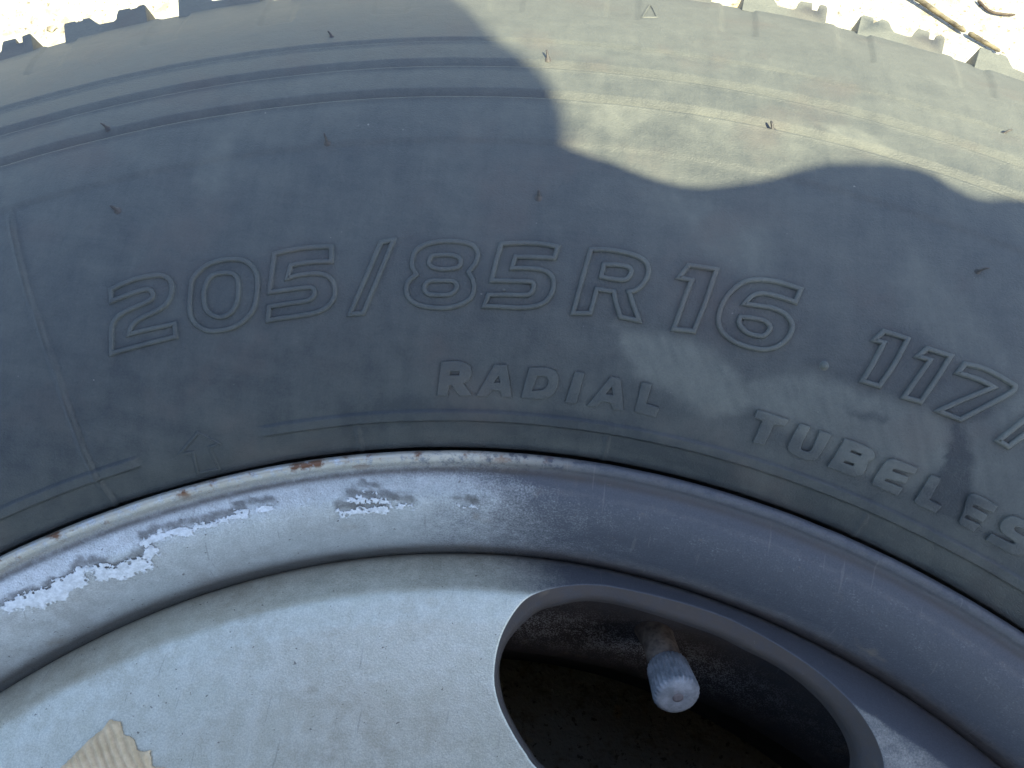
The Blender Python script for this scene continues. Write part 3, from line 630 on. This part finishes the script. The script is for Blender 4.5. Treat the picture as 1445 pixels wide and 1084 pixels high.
# ---- tyre valve in the opening
def lathe(P, Q, prof, n=32, flute=0, fa=0):
    """surface of revolution about P->Q; prof = (mm along, mm radius)"""
    P = np.asarray(P, float); Q = np.asarray(Q, float); d = (Q - P) / np.linalg.norm(Q - P)
    a = np.cross(d, (0, 0, 1.)); a /= np.linalg.norm(a); b = np.cross(d, a)
    f = np.arange(n) / n * 2 * np.pi; V = []
    for row in prof:
        x, r = row[0], row[1]; fl = (1 - fa * .5 * (1 + np.cos(flute * f)) * (row[2] if len(row) > 2 else 0))
        V.append(P + d * x / 1000 + (r * fl / 1000)[:, None] * (np.cos(f)[:, None] * a + np.sin(f)[:, None] * b))
    return np.array(V).reshape(-1, 3), grid_faces(len(prof), n, True)
def build_valve():
    tip = np.array([.0372, .1684, .043 + Z0]); back = np.array([.0322, .1870, .0235 + Z0])
    L = np.linalg.norm(tip - back) * 1000
    root = back + (back - tip) / np.linalg.norm(tip - back) * .012
    V, F = lathe(root, tip, [(0, 8), (6.0, 8.2), (6.2, 9.6), (8.2, 9.6), (9.2, 9.0), (9.8, 7.8), (10.4, 6.3), (11.5, 5.7), (13, 5.3), (18, 4.6), (L + 12 - 9, 4.5), (L + 12 - 9, 3), (L + 12 - 3, 3)], 32)
    st = link('valve_stem', mesh_np('valve_stem', V, F), STEM, wheel)
    s0 = L + 12 - 11.4
    V, F = lathe(root, tip, [(s0 + 0.00, 3.60), (s0 + 0.00, 5.04), (s0 + 0.24, 5.40, .5), (s0 + 0.80, 5.54, 1), (s0 + 5.60, 5.85, 1), (s0 + 9.28, 6.08, 1), (s0 + 10.08, 6.03, .5), (s0 + 10.88, 5.40, .1), (s0 + 11.28, 4.50), (s0 + 11.36, 2.88), (s0 + 11.28, 1.35), (s0 + 10.96, 1.03), (s0 + 10.48, 0.81), (s0 + 10.40, 0.02)], 168, 28, .11)
    cp = link('valve_cap', mesh_np('valve_cap', V, F), CAP, st)
    V, F = lathe(root, tip, [(s0 + 11.12, 1.5), (s0 + 11.40, 1.35), (s0 + 11.36, .7), (s0 + 11.32, .01)], 16)
    link('cap_dimple', mesh_np('cap_dimple', V, F), CAPD, cp)
build_valve()

# ------------------------------------------------------------------ scrap of masking tape on the disc
def build_tape():
    out = [(-33.15,175.6),(-32.36,173.9),(-32.4,170.9),(-32.04,170.1),(-31.79,168.5),(-31.73,166.5),(-31.38,165.5),(-30.74,165.1),(-30.98,161.7),(-29.96,160.0),(-30.3,156.5),(-29.2,154.6),(-29.6,150),(-39.8,163.5),(-37.59,170.8),(-34.95,173.4),(-33.94,174.1)]
    P = np.array([(R * math.sin(math.radians(t)), R * math.cos(math.radians(t))) for t, R in out])
    x = np.arange(P[:, 0].min() - .5, P[:, 0].max() + .5, .16); y = np.arange(P[:, 1].min() - .5, P[:, 1].max() + .5, .16)
    X, Y = np.meshgrid(x, y, indexing='xy')
    d = poly_sd(X, Y, P) + .5 * (fbm(X * .9 + 3, Y * .9) - .5)
    keep = d > 0; fk = keep[:-1, :-1] & keep[1:, :-1] & keep[:-1, 1:] & keep[1:, 1:]
    R = np.hypot(X, Y)
    u = (X * .80 + Y * .60)                    # crepe wrinkles run across the strip
    wr = np.sin(u * 2 * np.pi / 1.75 + 1.6 * fbm(X * .15, Y * .15) * 3) * .5 + .5
    Z = disc_z(R) + .22 + .55 * wr * sstep(d, .0, 1.2) + .25 * (fbm(X * .3, Y * .3) - .3)
    V = np.stack([X / 1000, Y / 1000, Z / 1000 + Z0], -1).reshape(-1, 3)
    F = grid_faces(*X.shape)[fk.ravel()]; us, inv = np.unique(F, return_inverse=True)
    base = V[us].mean(0)
    o = link('masking_tape_scrap', mesh_np('masking_tape_scrap', V[us] - base, inv.reshape(F.shape)), TAPE); o.location = base
    so = o.modifiers.new('thickness', 'SOLIDIFY'); so.thickness = .00015; so.offset = -1
    tag(o, 'torn scrap of beige wrinkled masking tape stuck on the silver wheel disc', 'tape')
build_tape()

# ------------------------------------------------------------------ litter on the ground behind the tyre
def twig(name, label, pts, r, mat, seed, group=None):
    P = catmull(np.array(pts, float), 8); u = np.linspace(0, 1, len(P)); rr = np.random.default_rng(seed)
    rad = r * (1 - .25 * u) * (1 + .22 * (rr.random(len(P)) - .5)); rad[0] *= .6; rad[-1] *= .5
    V, F = tube(P, rad, 9); base = np.array([V[:, 0].mean(), V[:, 1].mean(), 0])
    o = link(name, mesh_np(name, V - base, F), mat); o.location = base
    return tag(o, label, 'twig', group)
def gp(x, y):
    """ground point from polar-free plan coordinates in mm"""
    return (x / 1000, y / 1000)
twig('twig', 'long thin grey brown twig on the pale ground beyond the tyre tread', [(.158, .566, .0), (.172, .556, .0005), (.186, .545, .0), (.1975, .536, .0)], .0016, TWIG, 1)
twig('twig', 'short broken twig piece lying at the end of the long twig', [(.1992, .5353, .0), (.207, .530, .0), (.2155, .5245, -.0002)], .0014, TWIG, 2)
twig('twig', 'small curved dark twig at the top right edge of the ground', [(.206, .560, -.001), (.212, .553, -.001), (.2195, .5515, -.001), (.226, .552, -.0012)], .0009, DARKTWIG, 3)
def pebbles():
    V0 = np.array([(1, 0, 0), (-1, 0, 0), (0, 1, 0), (0, -1, 0), (0, 0, 1), (0, 0, -1), (.6, .6, .55), (-.6, .6, .55), (-.6, -.6, .55), (.6, -.6, .55)], float)
    bm = bmesh.new()
    for i in range(420):
        x = rng.uniform(-.5, .45); y = rng.uniform(.30, .75)
        if math.hypot(x, y) < .37: continue
        r = .0006 + .0022 * rng.random() ** 4; a = rng.uniform(0, 6.28); ca, sa = math.cos(a), math.sin(a)
        sx, sy, sz = r * (1 + .6 * rng.random()), r, r * .7
        vs_ = [bm.verts.new((x + ca * q[0] * sx - sa * q[1] * sy, y + sa * q[0] * sx + ca * q[1] * sy, q[2] * sz + sz * .2 - .0025)) for q in V0 * (1 + .3 * (rng.random((10, 1)) - .5))]
        bmesh.ops.convex_hull(bm, input=vs_)
    me = bpy.data.meshes.new('gravel'); bm.to_mesh(me); bm.free()
    tag(link('gravel', me, PEB), 'scattered tiny pale grit on the ground', 'gravel', kind='stuff')
pebbles()

# ------------------------------------------------------------------ the photographer, whose shadow lies across the tyre
def ball(c, r, n=14, sc=(1, 1, 1)):
    u = np.linspace(0, np.pi, n); v = np.arange(2 * n) / (2 * n) * 2 * np.pi
    U, Vv = np.meshgrid(u, v, indexing='ij')
    return (np.stack([np.sin(U) * np.cos(Vv) * sc[0], np.sin(U) * np.sin(Vv) * sc[1], np.cos(U) * sc[2]], -1) * r + np.asarray(c)).reshape(-1, 3), grid_faces(n, 2 * n, True)
def limbs(chains, balls=()):
    Vs, Fs, off = [], [], 0
    def add(V, F):
        nonlocal off
        Vs.append(V); Fs.append(F + off); off += len(V)
    for ch in chains:
        for (p, r), (q, s) in zip(ch, ch[1:]):
            p = np.array(p, float); q = np.array(q, float)
            t = np.linspace(0, 1, 6)[:, None]; add(*tube(p + (q - p) * t, (r + (s - r) * t[:, 0]), 20))
            add(*ball(p, r)); add(*ball(q, s))
    for b in balls: add(*ball(*b))
    return np.vstack(Vs), np.vstack(Fs)
def fused(name, V, F, mat, parent=None, voxel=.008):
    o = link(name, mesh_np(name, V, F), mat, parent)
    m = o.modifiers.new('fuse', 'REMESH'); m.mode = 'VOXEL'; m.voxel_size = voxel; m.use_smooth_shade = True
    s = o.modifiers.new('smooth', 'SMOOTH'); s.factor = .5; s.iterations = 4
    return o
def mm(x, y, z): return (x / 1000, y / 1000, z / 1000 + Z0)
HEAD = mm(*HEAD_AT)
def build_person():
    hx, hy, hz = HEAD_AT
    nk = (hx - 8, hy - 75, hz - 75)
    rs_, ls_ = (hx + 120, hy - 75, hz - 115), (hx - 175, hy - 65, hz - 105)
    re, le = RELB, (-235, 90, 345)
    rw, lw = RWRIST, (-115, 150, 300)
    skin = [[(mm(*nk), .055), (mm(hx - 2, hy - 25, hz - 30), .058)]]
    heads = [(HEAD, .083, 14, (.94, 1.08, 1.18)), (mm(hx, hy + 45, hz - 62), .055, 12, (.9, .8, 1)), (mm(hx, hy + 92, hz - 28), .016, 8, (.8, 1.1, 1.3)),
             (mm(hx - 80, hy, hz - 15), .026, 8, (.4, .8, 1.2)), (mm(hx + 80, hy, hz - 15), .026, 8, (.4, .8, 1.2))]
    # hands: palm and five fingers each, closed on the phone
    def hand(wr, palm, tips, thumb):
        ch = [[(mm(*wr), .027), (mm(*palm), .033)]]
        for base, mid, tip, r in tips: ch.append([(mm(*palm), r + .004), (mm(*base), r + .001), (mm(*mid), r), (mm(*tip), r - .0015)])
        ch.append([(mm(*palm), .017)] + [(mm(*q), .0115 - .001 * i) for i, q in enumerate(thumb)])
        return ch
    skin += hand(rw, RPALM, RFING, RTHUMB)
    skin += hand(lw, (-92, 168, 296), [((-78, 196, 300), (-52, 208, 298), (-38, 204, 290), .0095), ((-74, 186, 302), (-45, 194, 302), (-30, 188, 298), .0095), ((-74, 168, 300), (-42, 172, 300), (-28, 168, 296), .009), ((-76, 150, 296), (-48, 152, 296), (-35, 150, 292), .008)], [(-80, 150, 284), (-56, 148, 281), (-38, 152, 281)])
    body = fused('person', *limbs(skin, heads), SKIN, voxel=.005)
    tag(body, 'person in dark jacket kneeling over the wheel with a phone, shadow falling across the tyre', 'person')
    jk = [[(mm(60, -450, 330), .155), (mm(62, -260, 390), .15), (mm(hx - 20, hy - 150, hz - 115), .155), (mm(*nk), .078)],
          [(mm(*rs_), .072), (mm(*re), .052), (mm(*rw), .038)], [(mm(*ls_), .072), (mm(*le), .052), (mm(*lw), .038)],
          [(mm(*ls_), .075), (mm(hx - 20, hy - 120, hz - 105), .12), (mm(*rs_), .075)]]
    fused('jacket', *limbs(jk), JACKET, body)
    tr = [[(mm(60, -470, 320), .155), (mm(150, -470, 250), .095), (mm(190, -445, -45), .062), (mm(190, -840, -60), .045)], [(mm(60, -470, 320), .155), (mm(-30, -470, 250), .095), (mm(-70, -445, -45), .062), (mm(-70, -840, -60), .045)]]
    fused('trousers', *limbs(tr), TROUSER, body)
    sh = [[(mm(190, -840, -62), .044), (mm(190, -960, -60), .046), (mm(192, -1000, -72), .034)], [(mm(-70, -840, -62), .044), (mm(-70, -960, -60), .046), (mm(-72, -1000, -72), .034)]]
    for i in range(2): fused('shoe', *limbs(sh[i:i + 1]), HAIR, body)
    fused('hair', *ball(mm(hx, hy - 12, hz + 14), .092, 16, (.97, 1.02, 1.12)), HAIR, body)
build_person()

def build_phone():
    # landscape, its lens a few millimetres in front of the back plate; axes follow the way it is held
    bm = bmesh.new()
    bmesh.ops.create_cube(bm, size=1); bmesh.ops.scale(bm, vec=(.150, .074, .0085), verts=bm.verts)
    bmesh.ops.bevel(bm, geom=[e for e in bm.edges if abs(e.verts[0].co.z - e.verts[1].co.z) > .004], offset=.010, segments=5, affect='EDGES')
    bmesh.ops.bevel(bm, geom=[e for e in bm.edges], offset=.0012, segments=2, affect='EDGES')
    me = bpy.data.meshes.new('phone'); bm.to_mesh(me); bm.free()
    o = link('phone', me, PHONE)
    Mx = M.copy(); Mx.translation = CAM + _r * .056 + _u * PHONE_UP - _f * .014
    o.matrix_world = Mx
    tag(o, 'dark smartphone held flat over the wheel by the kneeling person', 'phone')
    bm = bmesh.new(); bmesh.ops.create_circle(bm, cap_ends=True, radius=.007, segments=24)
    r = bmesh.ops.extrude_face_region(bm, geom=bm.faces[:]); bmesh.ops.translate(bm, vec=(0, 0, -.002), verts=[v for v in r['geom'] if isinstance(v, bmesh.types.BMVert)])
    me = bpy.data.meshes.new('lens_ring'); bm.to_mesh(me); bm.free()
    l = link('lens_ring', me, PHONE, o); l.location = (-.056, -PHONE_UP, -.0045)
build_phone()
